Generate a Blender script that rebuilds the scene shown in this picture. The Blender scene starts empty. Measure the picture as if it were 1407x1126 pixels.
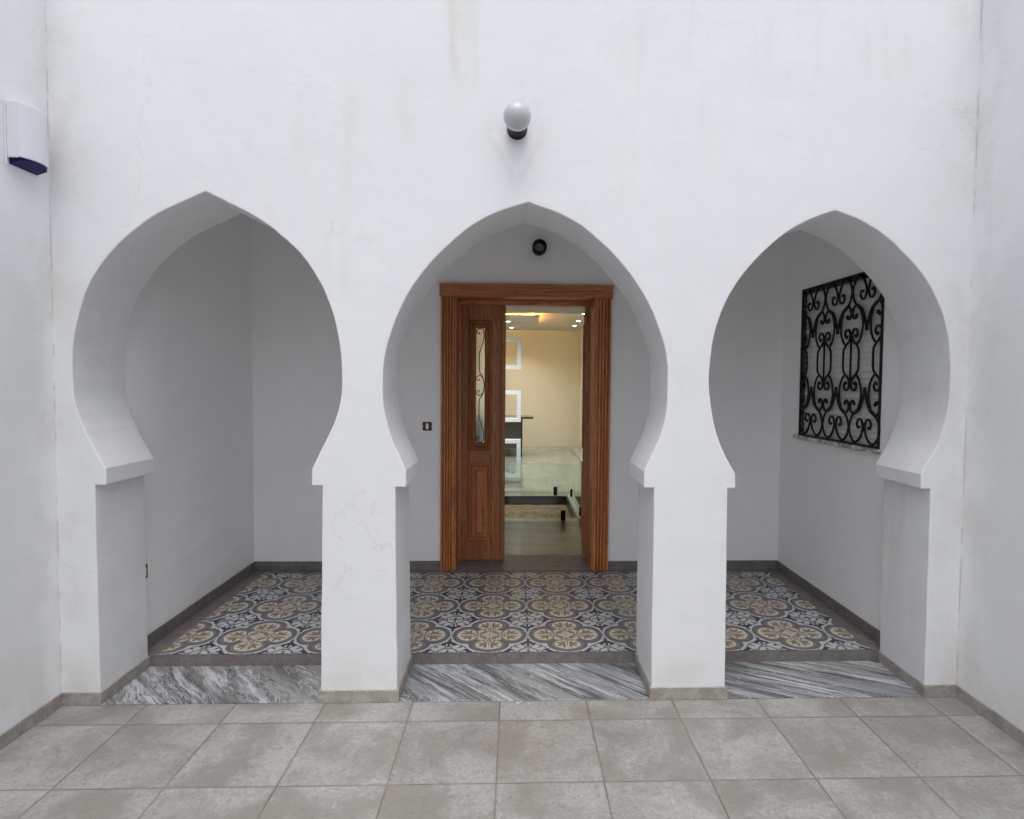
import bpy, bmesh, math, random
from mathutils import Vector, Matrix, noise as mnoise
random.seed(7)
R = math.radians
scene = bpy.context.scene
COL = scene.collection

# ------------------------------------------------------------------ helpers
def link(name, bm, mat, parent=None, smooth=False, bevel=0.0, seg=2, angle=35):
    bmesh.ops.recalc_face_normals(bm, faces=bm.faces[:])
    me = bpy.data.meshes.new(name)
    bm.to_mesh(me); bm.free()
    for m in (mat if isinstance(mat, (list, tuple)) else [mat]):
        me.materials.append(m)
    o = bpy.data.objects.new(name, me)
    COL.objects.link(o)
    if parent is not None: o.parent = parent
    if smooth:
        for p in me.polygons: p.use_smooth = True
    if bevel > 0:
        md = o.modifiers.new('bevel', 'BEVEL')
        md.width = bevel; md.segments = seg; md.limit_method = 'ANGLE'
        md.angle_limit = R(angle); md.harden_normals = False
    return o

def tag(o, label=None, cat=None, group=None, kind=None):
    if label: o['label'] = label
    if cat: o['category'] = cat
    if group: o['group'] = group
    if kind: o['kind'] = kind
    return o

def thing(name, label, cat, loc=(0, 0, 0), group=None):
    o = bpy.data.objects.new(name, None)
    COL.objects.link(o); o.location = loc; o.empty_display_size = .1
    return tag(o, label, cat, group)

def box(bm, x0, x1, y0, y1, z0, z1):
    v = [bm.verts.new(p) for p in ((x0,y0,z0),(x1,y0,z0),(x1,y1,z0),(x0,y1,z0),(x0,y0,z1),(x1,y0,z1),(x1,y1,z1),(x0,y1,z1))]
    for f in ((0,3,2,1),(4,5,6,7),(0,1,5,4),(1,2,6,5),(2,3,7,6),(3,0,4,7)):
        bm.faces.new([v[i] for i in f])

def prism(bm, pts, axis, a, b):
    """closed 2D outline extruded along an axis from a to b; pts in the two other axes in order"""
    def P(p, t):
        if axis == 'z': return (p[0], p[1], t)
        if axis == 'y': return (p[0], t, p[1])
        return (t, p[0], p[1])
    lo = [bm.verts.new(P(p, a)) for p in pts]
    hi = [bm.verts.new(P(p, b)) for p in pts]
    n = len(pts)
    bm.faces.new(lo); bm.faces.new(hi[::-1])
    for i in range(n):
        j = (i+1) % n
        bm.faces.new((lo[i], hi[i], hi[j], lo[j]))

def lathe(bm, prof, origin=(0,0,0), axis='y', n=40, cap=True):
    """profile (t, r) turned about an axis"""
    rings = []
    for t, r in prof:
        ring = []
        for k in range(n):
            a = 2*math.pi*k/n
            c, s = r*math.cos(a), r*math.sin(a)
            p = {'y': (c, t, s), 'z': (c, s, t), 'x': (t, c, s)}[axis]
            ring.append(bm.verts.new((p[0]+origin[0], p[1]+origin[1], p[2]+origin[2])))
        rings.append(ring)
    for i in range(len(rings)-1):
        for k in range(n):
            j = (k+1) % n
            bm.faces.new((rings[i][k], rings[i][j], rings[i+1][j], rings[i+1][k]))
    if cap:
        bm.faces.new(rings[0]); bm.faces.new(rings[-1][::-1])

def sphere(bm, c, r, n=40, m=24):
    bmesh.ops.create_uvsphere(bm, u_segments=n, v_segments=m, radius=r, matrix=Matrix.Translation(c))

def spline(ctrl, per=6):
    P = [ctrl[0]] + list(ctrl) + [ctrl[-1]]
    out = []
    for i in range(1, len(P)-2):
        p0, p1, p2, p3 = P[i-1], P[i], P[i+1], P[i+2]
        for k in range(per):
            t = k/per
            out.append(tuple(.5*((2*p1[d]) + (-p0[d]+p2[d])*t + (2*p0[d]-5*p1[d]+4*p2[d]-p3[d])*t*t + (-p0[d]+3*p1[d]-3*p2[d]+p3[d])*t**3) for d in range(len(p1))))
    out.append(tuple(ctrl[-1]))
    return out

def tube(bm, pts, r, n=6, flat=None):
    """swept round bar along 3D pts"""
    pts = [Vector(p) for p in pts]
    rings = []
    for i, p in enumerate(pts):
        t = (pts[min(i+1, len(pts)-1)] - pts[max(i-1, 0)]).normalized()
        ref = Vector((1, 0, 0)) if flat == 'x' else Vector((0, 1, 0))
        if abs(t.dot(ref)) > .95: ref = Vector((0, 0, 1))
        a = t.cross(ref).normalized(); b = t.cross(a).normalized()
        ring = []
        for k in range(n):
            w = 2*math.pi*(k+.5)/n
            ring.append(bm.verts.new(p + a*r*math.cos(w) + b*r*math.sin(w)))
        rings.append(ring)
    for i in range(len(rings)-1):
        for k in range(n):
            j = (k+1) % n
            bm.faces.new((rings[i][k], rings[i][j], rings[i+1][j], rings[i+1][k]))
    bm.faces.new(rings[0]); bm.faces.new(rings[-1][::-1])

# ------------------------------------------------------------------ materials
class X:
    """tiny expression wrapper round math nodes"""
    def __init__(s, nt, v): s.nt, s.v = nt, v
    def _op(s, op, *o, clamp=False):
        n = s.nt.nodes.new('ShaderNodeMath'); n.operation = op; n.use_clamp = clamp
        for i, q in enumerate((s,)+o):
            q = q.v if isinstance(q, X) else q
            if isinstance(q, (int, float)): n.inputs[i].default_value = q
            else: s.nt.links.new(q, n.inputs[i])
        return X(s.nt, n.outputs[0])
    def __add__(s, o): return s._op('ADD', o)
    __radd__ = __add__
    def __sub__(s, o): return s._op('SUBTRACT', o)
    def __rsub__(s, o): return X(s.nt, float(o))._op('SUBTRACT', s)
    def __mul__(s, o): return s._op('MULTIPLY', o)
    __rmul__ = __mul__
    def __truediv__(s, o): return s._op('DIVIDE', o)
    def __neg__(s): return s*-1.0
    def abs(s): return s._op('ABSOLUTE')
    def sqrt(s): return s._op('SQRT')
    def min(s, o): return s._op('MINIMUM', o)
    def max(s, o): return s._op('MAXIMUM', o)
    def lt(s, o): return s._op('LESS_THAN', o)
    def gt(s, o): return s._op('GREATER_THAN', o)
    def fract(s): return s._op('FRACT')
    def floor(s): return s._op('FLOOR')
    def sin(s): return s._op('SINE')
    def cos(s): return s._op('COSINE')
    def pow(s, o): return s._op('POWER', o)
    def atan2(s, o): return s._op('ARCTAN2', o)
    def clamp(s): return s._op('ADD', 0.0, clamp=True)
    def band(s, w): return s.abs().lt(w)
    def smooth(s, a, b):      # 0 below a, 1 above b
        n = s.nt.nodes.new('ShaderNodeMapRange'); n.interpolation_type = 'SMOOTHSTEP'
        s.nt.links.new(s.v, n.inputs[0])
        lo, hi, f0, f1 = (a, b, 0, 1) if a < b else (b, a, 1, 0)
        n.inputs[1].default_value = lo; n.inputs[2].default_value = hi
        n.inputs[3].default_value = f0; n.inputs[4].default_value = f1
        return X(s.nt, n.outputs[0])

class M:
    def __init__(s, name, rough=.5, spec=.5, metal=0.0):
        s.m = bpy.data.materials.new(name); s.m.use_nodes = True
        s.nt = s.m.node_tree; s.nd = s.nt.nodes
        s.b = s.nd['Principled BSDF']
        s.b.inputs['Roughness'].default_value = rough
        s.b.inputs['Metallic'].default_value = metal
        s.b.inputs['Specular IOR Level'].default_value = spec
    def pos(s):
        g = s.nd.new('ShaderNodeNewGeometry'); return g.outputs['Position']
    def obj(s):
        g = s.nd.new('ShaderNodeTexCoord'); return g.outputs['Object']
    def xyz(s, sock):
        n = s.nd.new('ShaderNodeSeparateXYZ'); s.nt.links.new(sock, n.inputs[0])
        return [X(s.nt, o) for o in n.outputs]
    def vec(s, x, y, z):
        n = s.nd.new('ShaderNodeCombineXYZ')
        for i, q in enumerate((x, y, z)):
            q = q.v if isinstance(q, X) else q
            if isinstance(q, (int, float)): n.inputs[i].default_value = q
            else: s.nt.links.new(q, n.inputs[i])
        return n.outputs[0]
    def scale(s, sock, sc, rot=(0, 0, 0), loc=(0, 0, 0)):
        n = s.nd.new('ShaderNodeMapping'); s.nt.links.new(sock, n.inputs[0])
        n.inputs['Scale'].default_value = sc; n.inputs['Rotation'].default_value = rot; n.inputs['Location'].default_value = loc
        return n.outputs[0]
    def noise(s, sock, scale, detail=3, rough=.5, dist=0.0, color=False):
        n = s.nd.new('ShaderNodeTexNoise'); s.nt.links.new(sock, n.inputs['Vector'])
        n.inputs['Scale'].default_value = scale; n.inputs['Detail'].default_value = detail
        n.inputs['Roughness'].default_value = rough; n.inputs['Distortion'].default_value = dist
        return n.outputs['Color'] if color else X(s.nt, n.outputs['Fac'])
    def white(s, sock):
        n = s.nd.new('ShaderNodeTexWhiteNoise'); n.noise_dimensions = '3D'
        s.nt.links.new(sock, n.inputs['Vector']); return X(s.nt, n.outputs['Value'])
    def vadd(s, a, b, k=1.0):
        n = s.nd.new('ShaderNodeVectorMath'); n.operation = 'MULTIPLY_ADD'
        s.nt.links.new(b, n.inputs[0]); n.inputs[1].default_value = (k, k, k); s.nt.links.new(a, n.inputs[2])
        return n.outputs[0]
    def voro_edge(s, sock, scale):
        n = s.nd.new('ShaderNodeTexVoronoi'); n.feature = 'DISTANCE_TO_EDGE'
        s.nt.links.new(sock, n.inputs['Vector']); n.inputs['Scale'].default_value = scale
        return X(s.nt, n.outputs['Distance'])
    def rgb(s, c):
        n = s.nd.new('ShaderNodeRGB'); n.outputs[0].default_value = (*c, 1); return n.outputs[0]
    def mix(s, f, a, b):
        n = s.nd.new('ShaderNodeMix'); n.data_type = 'RGBA'
        for sock, q in ((n.inputs[0], f), (n.inputs[6], a), (n.inputs[7], b)):
            q = q.v if isinstance(q, X) else q
            if isinstance(q, tuple): sock.default_value = (*q, 1)
            elif isinstance(q, (int, float)): sock.default_value = q
            else: s.nt.links.new(q, sock)
        return n.outputs[2]
    def tint(s, c, f):          # colour times a scalar expression
        n = s.nd.new('ShaderNodeVectorMath'); n.operation = 'SCALE'
        if isinstance(c, tuple): n.inputs[0].default_value = c
        else: s.nt.links.new(c, n.inputs[0])
        s.nt.links.new(f.v, n.inputs['Scale']); return n.outputs[0]
    def color(s, c):
        if isinstance(c, tuple): s.b.inputs['Base Color'].default_value = (*c, 1)
        else: s.nt.links.new(c, s.b.inputs['Base Color'])
        return s
    def rough(s, x): s.nt.links.new(x.v, s.b.inputs['Roughness'])
    def bump(s, h, strength=.3, dist=.01):
        n = s.nd.new('ShaderNodeBump'); n.inputs['Strength'].default_value = strength; n.inputs['Distance'].default_value = dist
        s.nt.links.new(h.v, n.inputs['Height'])
        prev = s.b.inputs['Normal'].links
        if prev: s.nt.links.new(prev[0].from_socket, n.inputs['Normal'])
        s.nt.links.new(n.outputs[0], s.b.inputs['Normal'])

def emitter(name, c, k):
    m = M(name); m.color(c)
    m.b.inputs['Emission Color'].default_value = (*c, 1); m.b.inputs['Emission Strength'].default_value = k
    return m.m

def simple(name, c, rough=.5, metal=0.0, var=.06, nscale=25, bump=0.0):
    m = M(name, rough, metal=metal)
    o = m.obj()
    n = m.noise(o, nscale, 4, .6)
    m.color(m.tint(c, n*(2*var)+(1-var)))
    if bump: m.bump(m.noise(o, nscale*3, 3), bump, .004)
    return m.m

def plaster(name, base, cracks=True, stains=None, seed=0.0, dirt=0.3):
    """hand-finished painted plaster; stains(m, x, y, z) returns [(mask, colour, amount)]"""
    m = M(name, .72, .25)
    P = m.pos()
    x, y, z = m.xyz(P)
    Ps = m.scale(P, (1, 1, 1), loc=(seed, seed*.7, 0))
    big = m.noise(Ps, .9, 4, .55)
    mid = m.noise(Ps, 5.5, 5, .6)
    col = m.tint(base, (big-.5)*.10 + (mid-.5)*.06 + 1.0)
    # faint warm blotches where the paint has yellowed, streaked downwards
    Pst = m.scale(P, (7, 7, .8), loc=(seed, 0, 0))
    st = m.noise(Pst, 1.0, 5, .6)
    blot = m.noise(Ps, .75, 3, .5)
    col = m.mix((st.smooth(.5, .72)*blot.smooth(.48, .68)*dirt), col, (base[0]*.86, base[1]*.82, base[2]*.72))
    if cracks:
        warp = m.noise(Ps, 3.2, 5, .65, color=True)
        Pc = m.vadd(Ps, warp, .30)
        e = m.voro_edge(Pc, 1.15)
        mask = m.noise(m.scale(Ps, (1, 1, 1), loc=(3.1, 8, 4)), 1.1, 2).smooth(.53, .64)
        brk = m.noise(Ps, 9, 2).smooth(.42, .5)
        line = e.smooth(.0055, .001)*mask*brk
        col = m.mix(line*.17, col, (.40, .38, .35))
        e2 = m.voro_edge(m.vadd(Ps, warp, .3), 4.0)
        line2 = e2.smooth(.012, .002)*m.noise(Ps, 1.6, 2).smooth(.55, .66)
        col = m.mix(line2*.07, col, (.4, .38, .35))
    if stains:
        for mask, c, k in stains(m, x, y, z, P):
            col = m.mix(mask*k, col, c)
    m.color(col)
    und = m.noise(Ps, 2.2, 2)*1.0 + m.noise(Ps, 9, 3)*.22
    m.bump(und, .26, .030)
    tro = m.noise(m.scale(m.vadd(Ps, m.noise(Ps, 1.7, 2, color=True), .5), (1, 1, 2.2)), 5.0, 5, .6)
    m.bump(tro, .13, .010)
    m.bump(m.noise(Ps, 70, 2, .6), .16, .003)
    return m.m

WHITE = (.83, .845, .86)

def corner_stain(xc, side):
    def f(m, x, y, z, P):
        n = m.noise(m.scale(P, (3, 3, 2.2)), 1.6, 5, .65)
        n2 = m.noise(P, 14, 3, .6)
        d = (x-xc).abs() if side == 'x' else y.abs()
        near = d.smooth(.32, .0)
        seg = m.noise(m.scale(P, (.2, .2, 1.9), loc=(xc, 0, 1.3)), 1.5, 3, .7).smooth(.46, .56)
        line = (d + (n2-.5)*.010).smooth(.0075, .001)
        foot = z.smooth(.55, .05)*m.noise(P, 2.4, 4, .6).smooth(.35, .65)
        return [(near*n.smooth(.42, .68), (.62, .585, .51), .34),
                (line*seg, (.50, .44, .37), .5),
                (foot, (.60, .55, .45), .42)]
    return f

def front_stains(m, x, y, z, P):
    out = []
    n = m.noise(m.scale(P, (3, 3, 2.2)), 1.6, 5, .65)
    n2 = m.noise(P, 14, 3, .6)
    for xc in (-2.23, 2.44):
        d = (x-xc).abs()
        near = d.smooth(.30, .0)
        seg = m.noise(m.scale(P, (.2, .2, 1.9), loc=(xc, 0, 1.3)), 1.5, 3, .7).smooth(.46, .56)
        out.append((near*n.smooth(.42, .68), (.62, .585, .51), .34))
        out.append(((d + (n2-.5)*.010).smooth(.0075, .001)*seg, (.50, .44, .37), .5))
    # run stain high on the wall left of the lamp
    w = m.noise(m.scale(P, (26, 26, 3.0)), 1.0, 4, .6)
    run = (x+.215).abs().smooth(.11, .055)*z.smooth(3.02, 3.25)
    out.append((run*w.smooth(.30, .66), (.66, .64, .57), .38))
    run2 = ((x+.26)+(n2-.5)*.03).abs().smooth(.03, .005)*z.smooth(3.18, 3.3)
    out.append((run2*w.smooth(.3, .5), (.62, .59, .52), .22))
    # fresh touch-up paint round the lamp, narrowing downwards
    e = (x-.062).abs() + (n2-.5)*.03 + (2.9-z).max(0.0)*.55
    e = e + (m.noise(P, 7, 4, .6)-.5)*.07
    patch = e.smooth(.132, .096)*z.smooth(2.66, 2.74)*z.smooth(2.99, 2.9)
    rim = e.smooth(.165, .124)*z.smooth(2.60, 2.68)*z.smooth(3.02, 2.9)
    out.append((rim, (.745, .74, .73), .4))
    out.append((patch, (.86, .875, .905), .7))
    # brownish edge spots low beside the arches, dirt at the foot
    out.append((z.smooth(.30, .07)*m.noise(P, 3.4, 4, .6).smooth(.42, .66), (.60, .55, .46), .35))
    # thin dirt along the left arris of the first arch
    spots = m.noise(P, 38, 3, .7).smooth(.66, .74)*m.noise(P, 1.3, 2).smooth(.5, .62)
    out.append((spots, (.45, .43, .4), .25))
    return out

MAT = {}
MAT['front'] = plaster('front_plaster', (.785, .80, .82), True, front_stains, 0.0, .42)
MAT['left'] = plaster('left_plaster', WHITE, True, corner_stain(-2.23, 'y'), 4.0, .5)
MAT['right'] = plaster('right_plaster', WHITE, True, corner_stain(2.44, 'y'), 9.0, .5)
MAT['porch'] = plaster('porch_plaster', (.90, .90, .912), False, None, 2.0, .12)
MAT['black'] = simple('black_enamel', (.006, .006, .007), .4, var=.02)
MAT['black'].node_tree.nodes['Principled BSDF'].inputs['Specular IOR Level'].default_value = .12
MAT['iron'] = simple('black_wrought_iron', (.011, .011, .011), .45, var=.1, nscale=60)
MAT['iron'].node_tree.nodes['Principled BSDF'].inputs['Specular IOR Level'].default_value = .2
MAT['grey_shutter'] = simple('grey_shutter', (.74, .73, .69), .6, var=.08, nscale=8)

def stone_tile():
    """large grey-beige porcelain tiles with thin brown joints, set out on the patio grid"""
    m = M('patio_tiles', .42, .45)
    P = m.pos(); x, y, z = m.xyz(P)
    T = .45
    wob = (m.noise(P, 22, 2)-.5)*.0022
    gx = (x/T)+100.0; gy = ((y+.178)/T)+100.0
    dx = ((gx.fract()-.5).abs()-.5).abs()*T + wob
    dy = ((gy.fract()-.5).abs()-.5).abs()*T + wob
    ix = (gx.floor()); iy = gy.floor()
    # the cut row against the facade has its own joints
    rnd = m.white(m.vec(ix, iy, 0.0)); rnd2 = m.white(m.vec(iy, ix, 3.0))
    Pt = m.vec(x + rnd*13.0, y + rnd2*17.0, z)
    n1 = m.noise(Pt, 3.4, 6, .62, .4)
    n2 = m.noise(Pt, 24, 6, .72, .5)
    n3 = m.noise(Pt, 110, 4, .7)
    c = m.mix(n1.smooth(.36, .64), (.212, .200, .182), (.298, .294, .283))
    c = m.mix(m.noise(Pt, 4.2, 5, .65).smooth(.54, .70)*.5, c, (.225, .190, .165))
    n4 = m.noise(Pt, 48, 5, .75, .3)
    c = m.mix(n4.smooth(.50, .66)*n1.smooth(.38, .60)*.62, c, (.392, .390, .380))
    c = m.mix(n4.smooth(.46, .34)*.55, c, (.150, .138, .124))
    pit = m.noise(Pt, 150, 3, .6).smooth(.66, .72)
    c = m.mix(pit*.6, c, (.10, .09, .08))
    wst = m.noise(P, .8, 5, .6).smooth(.52, .66)
    c = m.mix(wst*.22, c, (.17, .155, .14))
    c = m.mix(n2.smooth(.46, .36)*.22, c, (.16, .14, .12))
    vein = (m.noise(Pt, 15, 7, .78, 1.0)-.5).abs().smooth(.010, .0)
    c = m.mix(vein*n2.smooth(.5, .56)*.4, c, (.12, .105, .09))
    c = m.tint(c, (n3-.5)*.85 + 1.24 + (rnd-.5)*.12)
    g = dx.min(dy)
    open_ = m.noise(P, 3.7, 2).smooth(.40, .60)
    gcol = m.mix(open_, (.225, .185, .160), (.115, .088, .072))
    halo = g.smooth(.012, .002)*.22
    c = m.mix(halo, c, (.17, .13, .10))
    c = m.mix(g.smooth(.0019, .0010)*.85, c, gcol)
    for sx_, sy_, sr in ((.094, -.020, .009), (.110, -.006, .006), (.150, -.024, .0045), (.082, -.045, .003)):
        dd = ((x-sx_)*(x-sx_)*.35+(y-sy_)*(y-sy_)).sqrt() + (m.noise(P, 90, 2)-.5)*.008
        c = m.mix(dd.lt(sr*.6), c, (.75, .75, .76))
    m.color(c)
    m.rough(n1*.18 + .34)
    m.bump(g.smooth(.0005, .0045), .7, .003)
    m.bump(n2, .16, .0015)
    return m.m
MAT['patio'] = stone_tile()

def skirt_tile(name, a, b, seed=0.0, joint=.45):
    m = M(name, .5, .4)
    P = m.pos(); x, y, z = m.xyz(P)
    n = m.noise(P, 13, 6, .7, .5)
    c = m.mix(n.smooth(.36, .66), a, b)
    n3 = m.noise(P, 90, 3, .7)
    c = m.tint(c, (n3-.5)*.55 + 1.0)
    m.color(c); m.bump(n, .12, .002)
    return m.m
MAT['skirt'] = skirt_tile('beige_skirting_tile', (.29, .262, .232), (.40, .378, .345))
MAT['porch_skirt'] = skirt_tile('brown_grey_tile', (.160, .140, .134), (.215, .195, .188))

def marble(name, seed, dark, light, white, ang, st=11.0, warp=.06, patch=.42):
    m = M(name, .22, .5)
    P = m.pos()
    w = m.noise(m.scale(P, (1, 1, 1), loc=(seed, 0, 0)), 2.0, 3, .5, color=True)
    Pw = m.vadd(P, w, warp)
    w2 = m.noise(P, 14, 3, .6, color=True)
    Pw = m.vadd(Pw, w2, .012)
    # veins run diagonally across the slab: stretch the noise along them
    Q = m.scale(Pw, (1.0, 1.0, 1.0), rot=(0, 0, R(ang)), loc=(seed, seed*2, 0))
    Q = m.scale(Q, (.9, st, 1.0))
    a = m.noise(Q, 1.1, 7, .68, .25)
    b = m.noise(m.scale(Q, (1.2, 1.7, 1), loc=(5, 2, 0)), 1.6, 8, .72, .3)
    c2 = m.noise(m.scale(Q, (.6, .22, 1), loc=(9, 1, 0)), 1.6, 3, .5)
    c = m.mix(a.smooth(.38, .60), dark, light)
    c = m.mix(b.smooth(.47, .60)*c2.smooth(patch, patch+.09), c, white)
    v = (m.noise(m.scale(Q, (.7, .8, 1), loc=(2, 7, 0)), 1.6, 7, .72, .5)-.5).abs()
    c = m.mix(v.smooth(.020, .0)*c2.smooth(.40, .55)*.85, c, (.040, .043, .052))
    v2 = (m.noise(m.scale(Q, (.9, .5, 1), loc=(12, 3, 0)), 1.2, 6, .7, 1.2)-.5).abs()
    c = m.mix(v2.smooth(.010, .0)*.7, c, (.62, .64, .67))
    c = m.tint(c, (m.noise(P, 70, 4, .7)-.5)*.35 + 1.0)
    m.color(c); m.rough(b*.2+.14)
    return m.m

def encaustic():
    """cement-tile carpet: quatrefoil medallions between navy stars, eightfold symmetric repeat"""
    m = M('patterned_cement_tiles', .45, .35)
    P = m.pos(); x, y, z = m.xyz(P)
    p = .4786
    # a little print wobble so lines are not ruler-sharp
    wx = (m.noise(P, 35, 2)-.5)*.012; wy = (m.noise(m.scale(P, (1, 1, 1), loc=(4, 9, 0)), 35, 2)-.5)*.012
    gu = (x+.0833)/p + 100.5; gv = (y-.6315)/p + 100.5
    u = gu.fract()-.5; v = gv.fract()-.5
    au, av = (u+wx).abs(), (v+wy).abs()
    a, b = au, av
    P_, Q_ = a.max(b), a.min(b)
    r0 = (a*a+b*b).sqrt()
    dl = P_-.285
    L = (dl*dl+Q_*Q_*.60).sqrt()
    cream, tan, brown = (.40, .375, .320), (.205, .155, .100), (.130, .112, .100)
    grey, white, navy, mid = (.115, .113, .120), (.405, .42, .42), (.034, .038, .062), (.115, .118, .135)
    c = m.rgb(white)
    # ---- star field round the cell corner
    cu, cv = 0.5-a, 0.5-b
    Mx, Mn = cu.max(cv), cu.min(cv)
    rs = (cu*cu+cv*cv).sqrt()
    # scalloped thin outline
    pk = ((Mx-.150)*(Mx-.150)+(Mn-.105)*(Mn-.105)).sqrt()
    pet = (pk-.072).abs()
    c = m.mix(pet.lt(.0105)*rs.gt(.132), c, mid)
    # small grey leaf on the diagonal
    lf = (Mx-.155).abs()+(Mn-.155).abs()
    tw = ((Mx-Mn).abs()*1.9 + (Mx+Mn-.30).abs()*.55)
    c = m.mix(tw.lt(.044), c, mid)
    c = m.mix((((Mx-.165).abs()).lt(.03))*(((Mn-.165).abs()).lt(.008)), c, mid)
    c = m.mix((((Mn-.165).abs()).lt(.03))*(((Mx-.165).abs()).lt(.008)), c, mid)
    # ring, cross and centre
    c = m.mix((rs-.118).band(.0125), c, grey)
    c = m.mix(Mn.lt(.016)*Mx.lt(.082), c, grey)
    c = m.mix(((Mx-.045)*(Mx-.045)*.35+Mn*Mn).sqrt().lt(.0175), c, mid)
    c = m.mix(rs.lt(.018), c, navy)
    # navy arrow: shaft, barbs, tip
    c = m.mix(Mn.lt(.0155)*(Mx.gt(.150))*(Mx.lt(.30)), c, navy)
    barb = (Mx + Mn*1.05 - .300).abs()
    c = m.mix(barb.lt(.037)*Mn.lt(.082)*Mn.gt(.0), c, navy)
    hook = ((Mx-.235)*(Mx-.235)+(Mn-.072)*(Mn-.072)).sqrt()
    c = m.mix(hook.lt(.029), c, navy)
    tip = (Mx-.352).abs()*.75+Mn
    c = m.mix(tip.lt(.030), c, navy)
    c = m.mix(((Mx-.41).abs()*.8+Mn).lt(.014), c, mid)
    # ---- medallion
    outer = (L-.196).min(r0-.25)
    inner = (L-.140).min(r0-.20)
    c = m.mix((outer-.0).band(.0045), c, m.rgb(mid))
    c = m.mix(outer.lt(.0), c, grey)
    c = m.mix(inner.lt(.010), c, (.32, .31, .30))
    c = m.mix(inner.lt(.006), c, brown)
    c = m.mix(inner.lt(-.004), c, cream)
    # lobe outlines inside the medallion
    c = m.mix((L-.137).band(.0080)*inner.lt(-.001)*P_.gt(.13)*Q_.gt(.045), c, brown)
    
    # pale lobes
    c = m.mix(L.lt(.128), c, (.44, .425, .375))
    # vine leaves, two in each lobe
    lx, ly = P_-.272, Q_-.062
    for (px_, py_, ang_, la, lb) in ((.322, .042, 6, .060, .021), (.300, .088, 40, .048, .023), (.250, .100, 92, .042, .021), (.246, .055, 60, .038, .026)):
        ca, sa = math.cos(R(ang_)), math.sin(R(ang_))
        ex = ((P_-px_)*ca + (Q_-py_)*sa)*(1/la); ey = ((Q_-py_)*ca - (P_-px_)*sa)*(1/lb)
        c = m.mix((ex*ex+ey*ey).lt(1.0), c, tan)
    l2x, l2y = P_-.335, Q_-.040
    c = m.mix((Q_.lt(.006))*P_.gt(.19)*P_.lt(.30), c, brown)
    # centre: four-armed cluster of small leaves
    c = m.mix(((P_-.092)*(P_-.092)*.55+(Q_-.058)*(Q_-.058)).sqrt().lt(.028), c, tan)
    c = m.mix(((P_-.115)*(P_-.115)+(Q_-.014)*(Q_-.014)).sqrt().lt(.013), c, brown)
    c = m.mix(((P_-.14).abs()*.6+Q_).lt(.012), c, brown)
    curl = ((P_-.178)*(P_-.178)+(Q_-.042)*(Q_-.042)).sqrt()
    c = m.mix((curl-.027).band(.0075), c, brown)
    # joints between the tiles (two tiles per repeat)
    j = u.abs().min(v.abs()).min((u.abs()-.5).abs()).min((v.abs()-.5).abs())
    c = m.mix((j*p).lt(.0011), c, (.11, .10, .095))
    # slight tone change tile by tile and worn print
    t = m.white(m.vec(((gu-.5)*2.0).floor(), ((gv-.5)*2.0).floor(), 1.0))
    n = m.noise(P, 60, 4, .7)
    c = m.tint(c, (t-.5)*.10 + (n-.5)*.35 + (m.noise(P, 2.2, 3)-.5)*.16 + 1.17)
    m.color(c)
    m.rough(m.noise(P, 9, 4)*.22+.34)
    m.bump((j*p).smooth(.0003, .003), .5, .002)
    return m.m
MAT['pattern'] = encaustic()

def wood(name, horizontal=False, tone=1.0):
    m = M(name, .40, .45)
    O = m.obj()
    if horizontal: O = m.scale(O, (1, 1, 1), rot=(0, R(90), 0))
    wrp = m.noise(m.scale(O, (1, 1, .35)), 3.2, 3, .5, color=True)
    Ow = m.vadd(O, wrp, .10)
    g = m.noise(m.scale(Ow, (70, 70, 2.4)), 1.0, 6, .65, .2)
    rings = m.noise(m.scale(Ow, (10, 10, .8)), 1.0, 3, .5)
    cath = ((rings*18.0).fract()-.5).abs()*2.0
    tn = m.noise(m.scale(O, (9, 9, .5)), 1.0, 2, .5)
    c = m.mix(g.smooth(.30, .70), (.40*tone, .128*tone, .042*tone), (.72*tone, .300*tone, .108*tone))
    c = m.mix(tn.smooth(.40, .62)*.35, c, (.28*tone, .09*tone, .038*tone))
    c = m.mix(cath.smooth(.30, .0)*.50, c, (.17*tone, .050*tone, .020*tone))
    streak = m.noise(m.scale(O, (190, 190, 5)), 1.0, 4, .7)
    c = m.mix(streak.smooth(.55, .70)*.30, c, (.62*tone, .31*tone, .16*tone))
    c = m.mix(streak.smooth(.44, .32)*.45, c, (.10*tone, .032*tone, .014*tone))
    m.color(c)
    m.rough(g*.25+.28)
    m.bump(g, .16, .0015)
    return m.m
MAT['wood'] = wood('varnished_wood')
MAT['wood_h'] = wood('varnished_wood_head', True, .95)
MAT['wood_leaf'] = wood('varnished_wood_leaf', False, .70)

# ------------------------------------------------------------------ dimensions (metres; facade in the plane y = 0)
XL, XR = -2.230, 2.441          # patio side walls
PL, PR = -2.100, 2.330          # porch side walls
TH = .392                       # facade thickness
YB = 1.915                      # porch back wall
ZP = .0724                      # porch floor level
TOP = 3.80
CEIL = 3.02

# ------------------------------------------------------------------ setting
bm = bmesh.new(); box(bm, -150, 150, -150, 150, -.6, -.30)
tag(link('ground', bm, simple('dry_ground', (.28, .25, .2), .9, nscale=1)), kind='structure')
bm = bmesh.new(); box(bm, -9, 9, -12.0, .002, -.30, 0)
tag(link('patio_floor', bm, MAT['patio']), kind='structure')

def wall(name, bm, mat, label, bevel=0.0):
    o = link(name, bm, mat, bevel=bevel)
    return tag(o, label, 'wall')

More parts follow.
